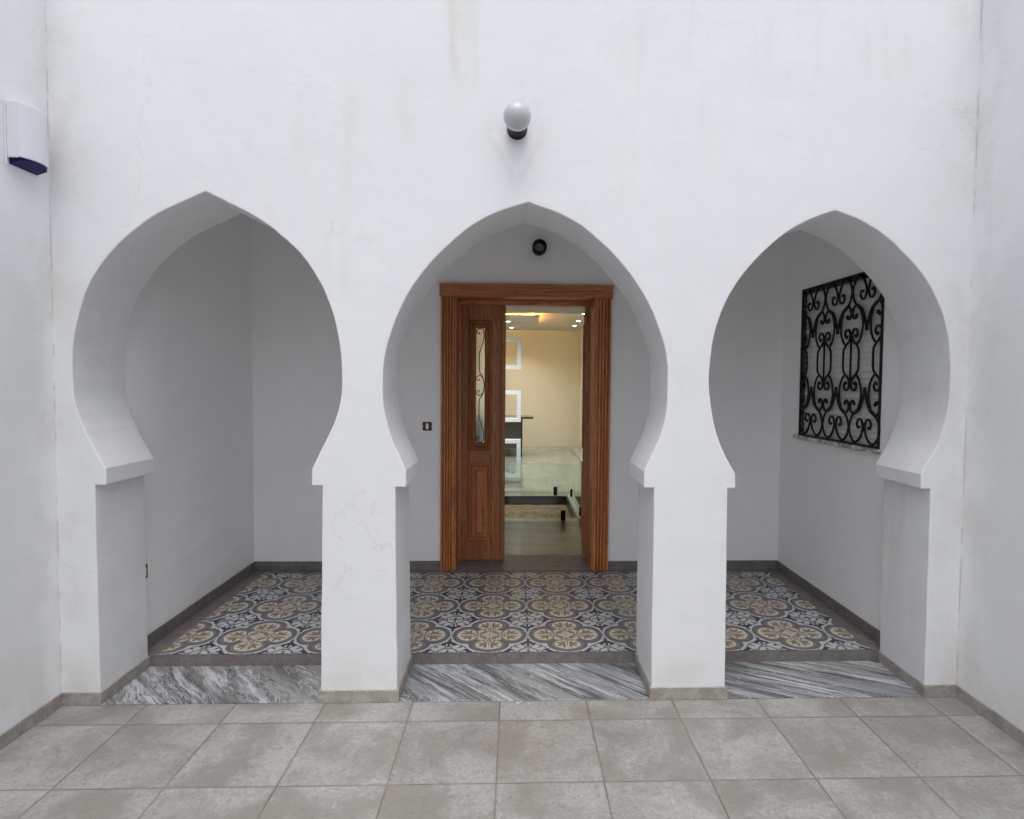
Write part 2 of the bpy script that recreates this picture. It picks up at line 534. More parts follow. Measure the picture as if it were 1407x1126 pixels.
# ---- facade with three pointed horseshoe arches
def arch_points(c, half, cap_top, cap_bot, jl, jr, jlb, jrb, nose_l, nose_r, apex):
    """outline from left foot over the apex to right foot, y ignored"""
    prof = [(cap_top, None)]
    pts = [(jlb, 0.0)]
    n = 9
    for i in range(1, n+1):
        t = i/n; pts.append((jlb + (jl-jlb)*t + random.uniform(-.0016, .0016)*(t < 1), cap_bot*t))
    pts.append((nose_l, cap_bot)); 
    L = spline([(nose_l, cap_top)] + [(c-h, zz) for zz, h in half] + [(c, apex)], 7)
    L = L[:-1]
    Rr = spline([(c, apex)] + [(c+h, zz) for zz, h in reversed(half)] + [(nose_r, cap_top)], 7)
    L.append((c, apex))
    def relax(q, passes=10):
        for _ in range(passes):
            q = [q[0]] + [(q[i][0]*.5+(q[i-1][0]+q[i+1][0])*.25, q[i][1]*.5+(q[i-1][1]+q[i+1][1])*.25) for i in range(1, len(q)-1)] + [q[-1]]
        return q
    L = relax(L)[:-1]; Rr = relax(Rr)
    pts += L + Rr
    pts.append((nose_r, cap_bot))
    k0 = n+2
    for i in range(k0, len(pts)-1):
        if abs(pts[i][1]-apex) > .004:
            q = mnoise.noise(Vector((pts[i][0]*6+c, pts[i][1]*6, 1.5)))
            q2 = mnoise.noise(Vector((pts[i][0]*23, pts[i][1]*23+c, 4.5)))
            pts[i] = (pts[i][0]+q*.0045+q2*.0016, pts[i][1]+q2*.0016)
    for i in range(n, -1, -1):
        t = i/n; pts.append((jrb + (jr-jrb)*t + random.uniform(-.0016, .0016)*(0 < t < 1), cap_bot*t))
    return pts

def norm_half(raw):
    return raw
# half widths measured up the curve (height, half width)
AL = arch_points(-1.4765, [(1.29,.552),(1.365,.588),(1.46,.630),(1.56,.656),(1.67,.666),(1.79,.662),(1.905,.647),(2.015,.619),(2.115,.582),(2.21,.527),(2.305,.456),(2.392,.362),(2.475,.250),(2.535,.133)],
                 1.212, 1.128, -2.043, -.911, -2.036, -.927, -1.988, -.965, 2.597)
AC = arch_points(.1245, [(1.275,.643),(1.355,.680),(1.455,.712),(1.56,.727),(1.67,.730),(1.78,.722),(1.895,.695),(2.030,.644),(2.155,.574),(2.272,.484),(2.38,.371),(2.467,.262),(2.527,.145)],
                 1.207, 1.121, -.5425, .791, -.533, .794, -.488, .738, 2.573)
AR = arch_points(1.7100, [(1.258,.530),(1.335,.570),(1.43,.604),(1.55,.630),(1.65,.639),(1.77,.638),(1.89,.626),(2.01,.594),(2.12,.546),(2.235,.475),(2.335,.383),(2.42,.288),(2.487,.188),(2.533,.088)],
                 1.196, 1.119, 1.1775, 2.262, 1.187, 2.267, 1.2195, 2.209, 2.561)
out = [(XL-.25, 0.0)] + AL + AC + AR + [(XR+.25, 0.0), (XR+.25, TOP), (XL-.25, TOP)]
bm = bmesh.new()
prism(bm, out, 'y', 0.0, TH)
fac = wall('arcade_wall', bm, MAT['front'], 'white plastered facade wall with three pointed horseshoe arches on square piers', bevel=.0055)

# skirting strips on the facade piers and jambs
def skirt(parent, segs, z0, h, mat, t=.009):
    bm = bmesh.new()
    for (x0, y0, x1, y1) in segs:
        box(bm, min(x0, x1), max(x0, x1), min(y0, y1), max(y0, y1), z0, z0+h)
    return link('skirting', bm, mat, parent, bevel=.0015, seg=1)
SK = .0655; s = .009
skirt(fac, [(XL, -s, -2.036+s, 0), (-.927-s, -s, -.533+s, 0), (.794-s, -s, 1.187+s, 0), (2.267-s, -s, XR, 0)], .0005, SK, MAT['skirt'])
skirt(fac, [(-2.036-.006, .0, -2.036+s, TH), (-.927-s, 0, -.927+.006, TH), (-.533-.006, 0, -.533+s, TH), (.794-s, 0, .794+.006, TH), (1.187-.006, 0, 1.187+s, TH), (2.267-s, 0, 2.267+.006, TH)], .0005, SK+.001, MAT['skirt'])

# ---- patio side walls
bm = bmesh.new(); box(bm, XL-.25, XL, -4.3, 0, 0, TOP)
wl = wall('patio_wall', bm, MAT['left'], 'white patio side wall on the left carrying the alarm siren')
bm = bmesh.new()
yy = -4.3
while yy < -.02:
    box(bm, XL, XL+s, yy+.001, min(yy+.449, -s-.001), .0005, SK+random.uniform(-.001, .001)); yy += .45
link('skirting', bm, MAT['skirt'], wl, bevel=.0012, seg=1)
bm = bmesh.new(); box(bm, XR, XR+.25, -4.3, 0, 0, TOP)
wr = wall('patio_wall', bm, MAT['right'], 'bare white patio side wall on the right with a yellowed foot')
bm = bmesh.new()
yy = -4.3+.25
while yy < -.02:
    box(bm, XR-s, XR, yy+.001, min(yy+.449, -s-.001), .0005, SK+random.uniform(-.001, .001)); yy += .45
link('skirting', bm, MAT['skirt'], wr, bevel=.0012, seg=1)

# ---- marble thresholds under the arches
bm = bmesh.new(); box(bm, XL-.2, XR+.2, .002, TH-.0, -.3, .0)
tag(link('foundation_slab', bm, MAT['skirt']), kind='structure')
specs = [(-2.036+s, -.927-s, 1.3, (.115, .118, .120), (.30, .305, .31), (.52, .54, .57), 48, 'grey marble sill slab under the left arch with broad dark patch and white vein'),
         (-.533+s, .794-s, 7.9, (.105, .115, .125), (.30, .315, .33), (.50, .52, .545), 44, 'blue grey streaked marble sill slab under the middle arch before the door'),
         (1.187+s, 2.267-s, 15.2, (.095, .100, .108), (.29, .30, .31), (.55, .57, .59), 27, 'marble sill slab under the right arch with long white streaks')]
for (x0, x1, seed, d, l, w, ang, lab), ex in zip(specs, ((6.5, .16, .50), (12.0, .05, .40), (15.0, .035, .40))):
    bm = bmesh.new(); box(bm, x0, x1, -.004, TH, .0005, .006)
    tag(link('marble_sill', bm, marble('marble_%d' % int(seed), seed, d, l, w, ang, *ex), bevel=.0015, seg=1), lab, 'sill', 'marble sill slabs under the arches')

# ---- porch floor: patterned carpet, plain border and riser
bm = bmesh.new(); box(bm, PL-.02, PR+.02, TH+.012, 2.33, -.3, ZP-.002)
tag(link('porch_floor', bm, MAT['porch_skirt']), kind='structure')
bm = bmesh.new(); box(bm, -1.985, 2.222, TH+.0005, 1.838, ZP-.006, ZP+.0012)
tag(link('tile_carpet', bm, MAT['pattern']), 'patterned cement tile floor of quatrefoils and navy stars in the porch', 'floor tiles')
bm = bmesh.new()
rx = PL-.02
joints = [-1.28, -.55, .3955, 1.0, 1.62, PR+.02]
for jx in joints:
    box(bm, rx+.0008, jx-.0008, TH+.0002, TH+.012, -.01, ZP-.0015); rx = jx
tag(link('step_riser', bm, MAT['porch_skirt']), 'low brown grey step riser between the marble sills and patterned tiles', 'step')

# ---- porch walls
bm = bmesh.new(); box(bm, PL-.2, PL, TH, 2.33, 0, CEIL)
pl = wall('porch_wall', bm, MAT['porch'], 'shaded white porch side wall on the left above the low socket')
bm = bmesh.new(); yy = TH+.012
while yy < YB-.02:
    y1 = min(yy+.45, YB-.009); box(bm, PL, PL+.009, yy+.0006, y1-.0006, ZP-.001, .1475+random.uniform(-.0015, .0015)); yy += .45
link('skirting', bm, MAT['porch_skirt'], pl, bevel=.001, seg=1)

WY0, WY1, WZ0, WZ1 = .616, 1.600, 1.258, 2.410      # window opening
bm = bmesh.new()
box(bm, PR, PR+.25, TH, WY0, 0, CEIL); box(bm, PR, PR+.25, WY1, 2.33, 0, CEIL)
box(bm, PR, PR+.25, WY0, WY1, 0, WZ0-.03); box(bm, PR, PR+.25, WY0, WY1, WZ1, CEIL)
pr = wall('porch_wall', bm, MAT['porch'], 'white porch side wall on the right around the grilled window')
bm = bmesh.new(); yy = TH+.012
while yy < YB-.02:
    y1 = min(yy+.45, YB-.009); box(bm, PR-.009, PR, yy+.0006, y1-.0006, ZP-.001, .1475+random.uniform(-.0015, .0015)); yy += .45
link('skirting', bm, MAT['porch_skirt'], pr, bevel=.001, seg=1)

def lean(o, xface, amount):
    for v in o.data.vertices:
        if abs(v.co.x - xface) < .02:
            t = 1-(v.co.y-TH)/(YB-TH)
            h = min(1.0, max(0.0, (v.co.z-.15)/1.0))
            v.co.x += amount*max(0, min(1, t))*h
def refine(o):
    bm = bmesh.new(); bm.from_mesh(o.data)
    for k in (.15, .4, .65, .9, 1.15):
        bmesh.ops.bisect_plane(bm, geom=bm.verts[:]+bm.edges[:]+bm.faces[:], plane_co=(0, 0, k), plane_no=(0, 0, 1))
    bmesh.ops.bisect_plane(bm, geom=bm.verts[:]+bm.edges[:]+bm.faces[:], plane_co=(0, YB, 0), plane_no=(0, 1, 0))
    bm.to_mesh(o.data); bm.free()
refine(pl); lean(pl, PL, -.055)
refine(pr); lean(pr, PR, .050)

DX0, DX1, DZ1 = -.46, .76, 2.40                      # masonry door opening
bm = bmesh.new()
box(bm, PL, DX0, YB, 2.33, 0, CEIL); box(bm, DX1, PR, YB, 2.33, 0, CEIL); box(bm, DX0, DX1, YB, 2.33, DZ1, CEIL)
pb = wall('porch_wall', bm, MAT['porch'], 'white porch back wall around the wooden double door')
bm = bmesh.new()
for a, b in ((PL, -.5525), (.8625, PR)):
    xx = a
    while xx < b-.02:
        x1 = min(xx+.4, b); box(bm, xx+.0006, x1-.0006, YB-.009, YB, ZP-.001, .1475+random.uniform(-.002, .002)); xx += .4
link('skirting', bm, MAT['porch_skirt'], pb, bevel=.001, seg=1)
bm = bmesh.new(); box(bm, PL-.2, PR+.3, TH, 2.33, CEIL, CEIL+.2)
tag(link('porch_ceiling', bm, MAT['porch']), kind='structure')

# ------------------------------------------------------------------ entrance door
door = thing('double_door', 'varnished brown wooden double door, left leaf shut and right leaf swung open', 'door', (.148, 1.905, ZP))
ox, oy, oz = .148, 1.905, ZP
def loc_(o): o.location = (0, 0, 0); return o
def fluted(x0, x1, yf, yb, flutes, w=.009, d=.013):
    """plan outline of a fluted casing board; front towards -y"""
    pts = [(x0, yb), (x0, yf+.006), (x0+.006, yf)]
    span = (x1-x0-.02)/flutes
    for k in range(flutes):
        a = x0+.010+span*k
        pts += [(a+span*.22, yf), (a+span*.40, yf+.019), (a+span*.58, yf+.019), (a+span*.78, yf)]
    pts += [(x1-.006, yf), (x1, yf+.006), (x1, yb)]
    return pts
CY = YB-.034
def side_casing(x0, x1, inner):
    bm = bmesh.new()
    prism(bm, [(a-ox, b-oy) for a, b in fluted(x0, x1, CY, YB+.0, 4)], 'z', 0.0, 2.362-oz)
    return link('side_casing', bm, MAT['wood'], door, bevel=.0012, seg=1)
side_casing(-.552, -.440, 1); side_casing(.735, .862, -1)
# stepped inner trim and deep reveals
bm = bmesh.new()
prism(bm, [(a-ox, b-oy) for a, b in ((-.440, YB-.018), (-.426, YB-.012), (-.422, YB+.04), (-.422, 2.105), (-.404, 2.108), (-.404, 2.1485), (-.4215, 2.1487), (-.4215, 2.30), (-.455, 2.30), (-.455, YB), (-.440, YB))], 'z', 0, 2.362-oz)
link('door_jamb', bm, MAT['wood'], door, bevel=.001, seg=1)
bm = bmesh.new()
prism(bm, [(a-ox, b-oy) for a, b in ((.735, YB-.018), (.722, YB-.012), (.716, YB+.04), (.716, 2.20), (.73, 2.20), (.73, 2.30), (.75, 2.30), (.75, YB), (.735, YB))], 'z', 0, 2.362-oz)
link('door_jamb', bm, MAT['wood'], door, bevel=.001, seg=1)
# head casing with cap mouldings (profile in y-z, run along x)
def head_prof(y, z0, z1):
    h = z1-z0
    return [(YB-oy, z0-oz), (y+.000-oy, z0-oz), (y-.004-oy, z0+.012-oz), (y+.002-oy, z0+.022-oz), (y+.002-oy, z0+h*.60-oz), (y-.006-oy, z0+h*.66-oz), (y-.003-oy, z0+h*.74-oz),
            (y-.014-oy, z0+h*.86-oz), (y-.016-oy, z1-.004-oz), (y-.010-oy, z1-oz), (YB-oy, z1-oz)]
bm = bmesh.new(); prism(bm, head_prof(CY-.004, 2.3625, 2.470), 'x', -.562-ox, .874-ox)
link('head_casing', bm, MAT['wood_h'], door, bevel=.0015, seg=1)
bm = bmesh.new(); box(bm, -.455-ox, .75-ox, YB-.012-oy, 2.30-oy, 2.363-oz-.0, 2.40-oz)
box(bm, -.409-ox, .715-ox, 2.10-oy, 2.1485-oy, 2.325-oz, 2.3625-oz); box(bm, -.421-ox, .715-ox, 2.1495-oy, 2.29-oy, 2.3365-oz, 2.3625-oz)
link('door_head', bm, MAT['wood_h'], door, bevel=.002, seg=1)

def door_leaf(width, open_deg, hinge, with_glass=True, label=None):
    """leaf built from hinge at x=0 running to +x; front face towards -y; local bottom at z 0"""
    W, H, D = width, 2.250, .045
    root_bm = bmesh.new()
    sx = .078
    gx0, gx1 = .0785, .2795          # moulded field
    zr = [(0, .172), (.862, .977), (2.112, H)]
    box(root_bm, 0, gx0, 0, D, 0, H)
    box(root_bm, gx1, W, 0, D, 0, H)
    for a, b in zr: box(root_bm, gx0, gx1, .0, D, a, b)
    leaf = link('door_leaf', root_bm, MAT['wood_leaf'], door, bevel=.0022, seg=1)
    if label: leaf['label'] = label
    def frame(bm, x0, x1, z0, z1, w, y0, y1, y2):
        """mitred sloping moulding: outer edge height y0, crest y1, inner edge y2"""
        rects = []
        for k, (ins, yv) in enumerate(((0, y0), (w*.35, y1), (w*.55, y1), (w, y2))):
            rects.append([bm.verts.new(p) for p in ((x0+ins, yv, z0+ins), (x1-ins, yv, z0+ins), (x1-ins, yv, z1-ins), (x0+ins, yv, z1-ins))])
        for r1, r2 in zip(rects, rects[1:]):
            for i in range(4):
                j = (i+1) % 4; bm.faces.new((r1[i], r1[j], r2[j], r2[i]))
        return rects[-1]
    # upper glazed field
    bm = bmesh.new()
    frame(bm, gx0, gx1, .977, 2.112, .030, .001, -.022, .004)
    frame(bm, gx0+.030, gx1-.030, 1.007, 2.082, .033, .004, -.004, .020)
    link('glazing_bead', bm, MAT['wood_leaf'], leaf)
    bm = bmesh.new(); box(bm, gx0+.055, gx1-.055, .022, .027, 1.03, 2.06)
    link('glass_pane', bm, MAT['doorglass'], leaf)
    # scroll ironwork before the glass
    cx = (gx0+gx1)/2; bm = bmesh.new()
    def sc(p, r=.0044):
        tube(bm, [(cx+a, .0135, z) for a, z in spline(p, 6)], r, 6)
    for up in (1, -1):
        zc = 1.545
        q = [(-.022, .475), (-.010, .470), (-.009, .484), (-.020, .492), (-.032, .480), (-.030, .460), (-.012, .452), (.010, .46), (.030, .485)] if False else \
            [(-.012, .470), (-.006, .462), (-.013, .452), (-.026, .456), (-.031, .474), (-.020, .494), (.004, .500), (.024, .488), (.032, .455), (.028, .40), (.008, .33), (-.008, .275), (-.008, .135), (.012, .095), (.028, .055), (.034, .0)]
        sc([(a, zc+up*z) for a, z in q])
        q = [(-.012, .062), (-.006, .054), (-.013, .044), (-.026, .048), (-.031, .066), (-.018, .084), (.006, .084), (.022, .066), (.032, .03), (.034, 0.0)]
        sc([(a, zc+up*z) for a, z in q])
    link('scrollwork', bm, MAT['iron'], leaf, smooth=True)
    # lower raised panel
    bm = bmesh.new()
    frame(bm, gx0, gx1, .172, .862, .028, .001, -.022, .016)
    r = frame(bm, gx0+.028, gx1-.028, .200, .834, .050, .016, .006, -.012)
    bm.faces.new(r)
    link('raised_panel', bm, MAT['wood'], leaf)
    # meeting-stile astragal
    bm = bmesh.new(); prism(bm, [(W-.040, .0), (W-.036, -.004), (W-.035, -.026), (W-.031, -.030), (W-.006, -.030), (W, -.024), (W, .0)], 'z', .004, H-.004)
    link('meeting_strip', bm, MAT['wood_leaf'], leaf, bevel=.001, seg=1)
    return leaf

m = M('door_glass', .25, .5); m.color((.9, .93, .88)); m.b.inputs['Transmission Weight'].default_value = .92
m.b.inputs['IOR'].default_value = 1.2; m.bump(m.noise(m.obj(), 120, 2), .05, .002)
MAT['doorglass'] = m.m
m = M('clear_glass', .0, .5); m.color((.86, .945, .90)); m.b.inputs['Transmission Weight'].default_value = 1.0
m.b.inputs['IOR'].default_value = 1.45
MAT['glass'] = m.m

lf = door_leaf(.400, 0, None)
lf.location = (-.4205-ox, 2.150-oy, .010)
lr = door_leaf(.400, 0, None, label='right leaf swung open into the house')
lr.scale = (-1, 1, 1)
lr.location = (.680-ox, 2.205-oy, .010)
lr.rotation_euler = (0, 0, R(-100))
# threshold slab between the jambs
bm = bmesh.new(); box(bm, -.4215, .7155, YB-.03, 2.33, ZP-.001, ZP+.004)
tag(link('door_threshold', bm, MAT['porch_skirt']), 'plain grey threshold slab in the open doorway', 'threshold')

# ------------------------------------------------------------------ window with wrought iron grille
win = thing('window', 'square window in the porch side wall behind a black scrolled iron grille', 'window', (PR+.050*(1-(WY0-TH)/(YB-TH)), WY0, WZ0))
win.rotation_euler = (0, 0, math.atan(.050/(YB-TH)))
def wl_(x, y, zz): return (x-PR, y-WY0, zz-WZ0)
H, W3 = WZ1-WZ0, WY1-WY0
Pp = W3/3
bm = bmesh.new()
XG = -.004                         # grille stands just inside the wall face
def path(pts, r=.0082):
    tube(bm, [(XG, W3-a, H-zd) for a, zd in pts], r, 6, flat='x')
heart = [(.003,.385),(.008,.335),(.040,.298),(.054,.272),(.056,.245),(.095,.226),(.140,.178),(.160,.115),(.138,.052),(.096,.022),(.050,.040),(.020,.085),(.010,.130),(.026,.170),(.056,.176),(.074,.148),(.062,.120),(.042,.128)]
oval = [(.040,.282),(.054,.272),(.052,.288),(.030,.298),(.010,.275),(.016,.232),(.048,.208),(.085,.228),(.114,.285),(.124,.345),(.112,.412),(.080,.462),(.048,.468),(.018,.438),(.010,.402),(.028,.372),(.058,.372),(.072,.400),(.056,.424),(.042,.408)]
def clipS(pts): return [(min(max(a, .004), W3-.004), zz) for a, zz in pts]
def both(c, ctrl, sides=(1, -1)):
    for sg in sides:
        for fl in (0, 1):
            path(clipS(spline([(c+sg*a, (H-zd if fl else zd)) for a, zd in ctrl], 5)))
for k in range(3): both(Pp*(k+.5), heart)
for k in range(4):
    c = Pp*k
    sides = (1,) if k == 0 else (-1,) if k == 3 else (1, -1)
    both(c, oval, sides)
    both(c, [(.062, .212), (.108, .240), (.142, .300), (Pp/2-.004, .375)], sides)
    for sg in sides:
        path(clipS(spline([(c+sg*.050, .466), (c+sg*.080, .498), (c+sg*.088, .530), (c+sg*.088, H-.530), (c+sg*.080, H-.498), (c+sg*.050, H-.466)], 5)))
    if 0 < k < 3: path([(c, .41), (c, H-.41)], .0082)
    for zz in (.378, H-.378):
        if k < 3: path([(c+Pp/2, zz-.012), (c+Pp/2, zz+.012)], .012)
grille = link('grille', bm, MAT['iron'], win, smooth=True)
bm = bmesh.new(); t = .014
box(bm, XG-.008, XG+.010, 0.0015, t, .001, H-.001); box(bm, XG-.008, XG+.010, W3-t, W3-.0015, .001, H-.001)
box(bm, XG-.008, XG+.010, t, W3-t, .001, t); box(bm, XG-.008, XG+.010, t, W3-t, H-t, H-.001)
link('grille_frame', bm, MAT['iron'], win, bevel=.001, seg=1)
# roller shutter behind
bm = bmesh.new()
n = 26
for i in range(n):
    z0 = H*i/n; z1 = H*(i+1)/n - .003
    prism(bm, [(.100, z0), (.092, z0+.008), (.091, (z0+z1)/2), (.093, z1-.006), (.100, z1), (.108, z1), (.108, z0)], 'y', .03, W3-.03) if False else None
    pts = [(.034, z0), (.0265, z0+.008), (.0252, (z0+z1)/2), (.0275, z1-.006), (.034, z1+.003), (.042, z1+.003), (.042, z0)]
    lo = [bm.verts.new((a, .022, b)) for a, b in pts]; hi = [bm.verts.new((a, W3-.012, b)) for a, b in pts]
    for q in range(len(pts)): bm.faces.new((lo[q], lo[(q+1) % 7], hi[(q+1) % 7], hi[q]))
link('roller_shutter', bm, MAT['grey_shutter'], win)
bm = bmesh.new()
box(bm, .014, .045, .0015, .022, .001, H-.001); box(bm, .014, .045, W3-.012, W3-.0015, .001, H-.001)
box(bm, .014, .045, .022, W3-.012, H-.04, H-.001)
link('shutter_guide', bm, simple('dark_aluminium', (.05, .05, .05), .4), win)
m = M('sill_marble', .3, .5)
Pq = m.pos(); n_ = m.noise(m.scale(Pq, (6, 9, 16)), 1.4, 6, .7, .7)
m.color(m.mix(n_.smooth(.44, .58), (.25, .235, .22), (.62, .62, .62)))
bm = bmesh.new(); box(bm, -.028, .12, -.012, W3+.052, -.030, -.0005)
link('window_sill', bm, m.m, win, bevel=.003)

# ------------------------------------------------------------------ wall lamp with opal globe on the facade
opal = M('opal_glass', .16, .5); opal.color((.50, .51, .535)); opal.b.inputs['Coat Weight'].default_value = .3
opal.b.inputs['Subsurface Weight'].default_value = .0
lamp = thing('wall_lamp', 'black wall lamp with a white opal globe on the facade above the middle arch', 'lamp', (.0665, 0, 2.932))
bm = bmesh.new()
lathe(bm, [(0, .050), (-.006, .0505), (-.010, .049), (-.075, .049), (-.082, .0505), (-.088, .048), (-.088, .040), (-.06, .038)], n=48)
link('lamp_base', bm, MAT['black'], lamp, smooth=True).modifiers.new('e', 'EDGE_SPLIT').split_angle = R(40)
bm = bmesh.new(); lathe(bm, [(-.0125, .0500), (-.0135, .0512), (-.0155, .0512), (-.0165, .0500)], n=48, cap=False)
link('seam_ring', bm, MAT['black'], lamp, smooth=True)
bm = bmesh.new(); sphere(bm, (0, -.142, .003), .0665)
link('globe', bm, opal.m, lamp, smooth=True)

# lamp inside the porch, globe missing
lamp2 = thing('wall_lamp', 'bare black ring wall lamp without globe on the porch wall above the door', 'lamp', (.256, YB, 2.768))
bm = bmesh.new()
lathe(bm, [(0, .058), (-.100, .0585), (-.106, .056), (-.106, .047), (-.100, .0445), (-.012, .0435)], n=48, cap=False)
link('lamp_base', bm, MAT['black'], lamp2, smooth=True).modifiers.new('e', 'EDGE_SPLIT').split_angle = R(40)
bm = bmesh.new(); lathe(bm, [(0, .0445), (-.012, .0443), (-.0125, .03), (-.0126, .001)], n=40)
link('lamp_holder', bm, simple('grey_porcelain', (.62, .62, .62), .4), lamp2)

# ------------------------------------------------------------------ bell switch and low socket
sw = thing('light_switch', 'small dark red switch plate with white rocker beside the door', 'switch', (-.6665, YB, 1.2855))
bm = bmesh.new()
box(bm, -.037, .037, -.009, 0, -.036, -.024); box(bm, -.037, .037, -.009, 0, .024, .036)
box(bm, -.037, -.012, -.009, 0, -.024, .024); box(bm, .012, .037, -.009, 0, -.024, .024)
link('plate', bm, simple('oxblood_plastic', (.060, .006, .010), .4), sw, bevel=.0015)
bm = bmesh.new(); box(bm, -.0115, .0115, -.011, -.001, -.0235, .0235)
link('rocker', bm, simple('white_plastic', (.86, .85, .84), .35), sw, bevel=.002)
capm = simple('steel_cap', (.5, .48, .46), .3)
for sx_ in (-.0285, .0285):
    bm = bmesh.new(); lathe(bm, [(-.009, .0035), (-.0102, .0030)], (sx_, 0, 0), n=14)
    link('screw_cap', bm, capm, sw)

so = thing('wall_socket', 'dark red framed socket low on the shaded porch wall just behind the pier', 'socket', (PL-.012, .468, .528))
bm = bmesh.new()
box(bm, 0, .009, -.040, .040, .024, .040); box(bm, 0, .009, -.040, .040, -.040, -.024)
box(bm, 0, .009, -.040, -.026, -.024, .024); box(bm, 0, .009, .026, .040, -.024, .024)
link('plate', bm, bpy.data.materials['oxblood_plastic'], so, bevel=.0015)
bm = bmesh.new(); box(bm, .001, .012, -.0255, .0255, -.0235, .0235)
link('cover', bm, bpy.data.materials['white_plastic'], so, bevel=.003)

# ------------------------------------------------------------------ alarm siren on the left wall
si = thing('alarm_siren', 'white alarm siren box with dark blue underside, high on the patio wall', 'alarm', (XL, -.165, 2.77))
plast = simple('siren_white_plastic', (.74, .74, .79), .35, var=.02)
w2 = .084
def section(dside, dmid, inset=0.0):
    pts = [(0, -w2+inset), (dside, -w2+inset)]
    for k in range(1, 12):
        t = k/12; yv = (-w2+inset) + (2*w2-2*inset)*t
        pts.append((dside + (dmid-dside)*math.sin(math.pi*t)**.8, yv))
    pts += [(dside, w2-inset), (0, w2-inset)]
    return pts
zt, zb = .142, -.108
bm = bmesh.new()
# cover shell: slopes in slightly towards the top
lo = [bm.verts.new((a, b, zb + (.0 if a < .01 else -.004))) for a, b in section(.062, .094)]
hi = [bm.verts.new((a*.93, b, zt - a*.10)) for a, b in section(.062, .094)]
nn = len(lo)
bm.faces.new(hi[::-1]); bm.faces.new(lo)
for i in range(nn):
    j = (i+1) % nn; bm.faces.new((lo[i], hi[i], hi[j], lo[j]))
link('cover', bm, plast, si, bevel=.004, seg=2, angle=40)
bm = bmesh.new(); box(bm, 0, .010, -w2-.006, w2+.004, zb-.040, zt-.02)
link('back_plate', bm, plast, si, bevel=.004)
bm = bmesh.new()      # side flange with a groove
box(bm, .012, .058, -w2-.005, -w2+.002, zb-.008, zt-.008)
link('side_flange', bm, plast, si, bevel=.003)
bm = bmesh.new()      # lens: wedge from the cover front down to the plate foot
sec = section(.058, .089, .006)
up = [bm.verts.new((max(a, .0105), b, zb-.0045)) for a, b in sec]
dn = [bm.verts.new((.0105 + max(a-.0105, 0)*.99, b*.97, zb-.034 + (max(a-.0105, 0))*.34)) for a, b in sec]
bm.faces.new(up[::-1]); bm.faces.new(dn)
for i in range(nn):
    j = (i+1) % nn; bm.faces.new((up[i], up[j], dn[j], dn[i]))
m = M('blue_lens', .3, .12); m.color((.006, .007, .080))
link('lens', bm, m.m, si)

# ------------------------------------------------------------------ the hall behind the door
HX0, HX1, HY0, HY1, HZ1 = -2.6, 1.62, 2.33, 11.28, 2.905
cream = M('cream_wall_paint', .6, .3)
cp = cream.pos(); cream.color(cream.tint((.73, .75, .68), cream.noise(cp, 1.5, 3)*.06+.97))
cream = cream.m
ceilm = M('ceiling_paint', .6, .3); ceilm.color(ceilm.tint((.60, .58, .52), ceilm.noise(ceilm.pos(), 1.2, 2)*.06+.97)); ceilm = ceilm.m
def hallfloor():
    m = M('hall_tiles', .14, .5)
    P = m.pos(); x, y, z = m.xyz(P)
    dx = (((x/.8)+50.3).fract()-.5).abs(); dy = (((y/.8)+50.1).fract()-.5).abs()
    n = m.noise(m.scale(P, (1.2, 4, 1)), 1.8, 6, .65, .6)
    c = m.mix(n.smooth(.35, .65), (.32, .318, .300), (.41, .408, .388))
    c = m.mix(dx.max(dy).smooth(.4965, .498), c, (.2, .19, .17))
    m.color(c); return m.m
hf = hallfloor()
BX0, BX1, BY0, BY1 = -2.2, .80, 3.75, 5.10          # sunken bed
bm = bmesh.new(); Z0, Z1 = ZP-.2, ZP+.003
box(bm, HX0-.2, HX1+.2, HY0, BY0, Z0, Z1); box(bm, HX0-.2, HX1+.2, BY1, HY1+.2, Z0, Z1)
box(bm, HX0-.2, BX0, BY0, BY1, Z0, Z1); box(bm, BX1, HX1+.2, BY0, BY1, Z0, Z1)
tag(link('hall_floor', bm, hf), kind='structure')
bm = bmesh.new(); box(bm, HX0, HX1+.0, HY1, HY1+.2, 0, 3.2)
wall('hall_wall', bm, cream, 'far cream wall of the hall seen through the open door')
bm = bmesh.new(); box(bm, HX1, HX1+.2, HY0, HY1+.2, 0, 3.2)
wall('hall_wall', bm, cream, 'cream side wall of the hall right of the glass balustrade')
bm = bmesh.new(); box(bm, HX0-.2, HX0, HY0, HY1+.2, 0, 3.2)
wall('hall_wall', bm, cream, 'cream side wall of the hall hidden behind the shut door leaf')
bm = bmesh.new(); box(bm, HX0-.2, HX1+.2, 5.05, HY1+.2, HZ1, HZ1+.2); box(bm, HX0-.2, HX1+.2, HY0, 5.05, 2.60, HZ1+.2)
tag(link('hall_ceiling', bm, ceilm), kind='structure')
bm = bmesh.new(); box(bm, HX0, HX1, HY1-.012, HY1, ZP+.003, ZP+.075)
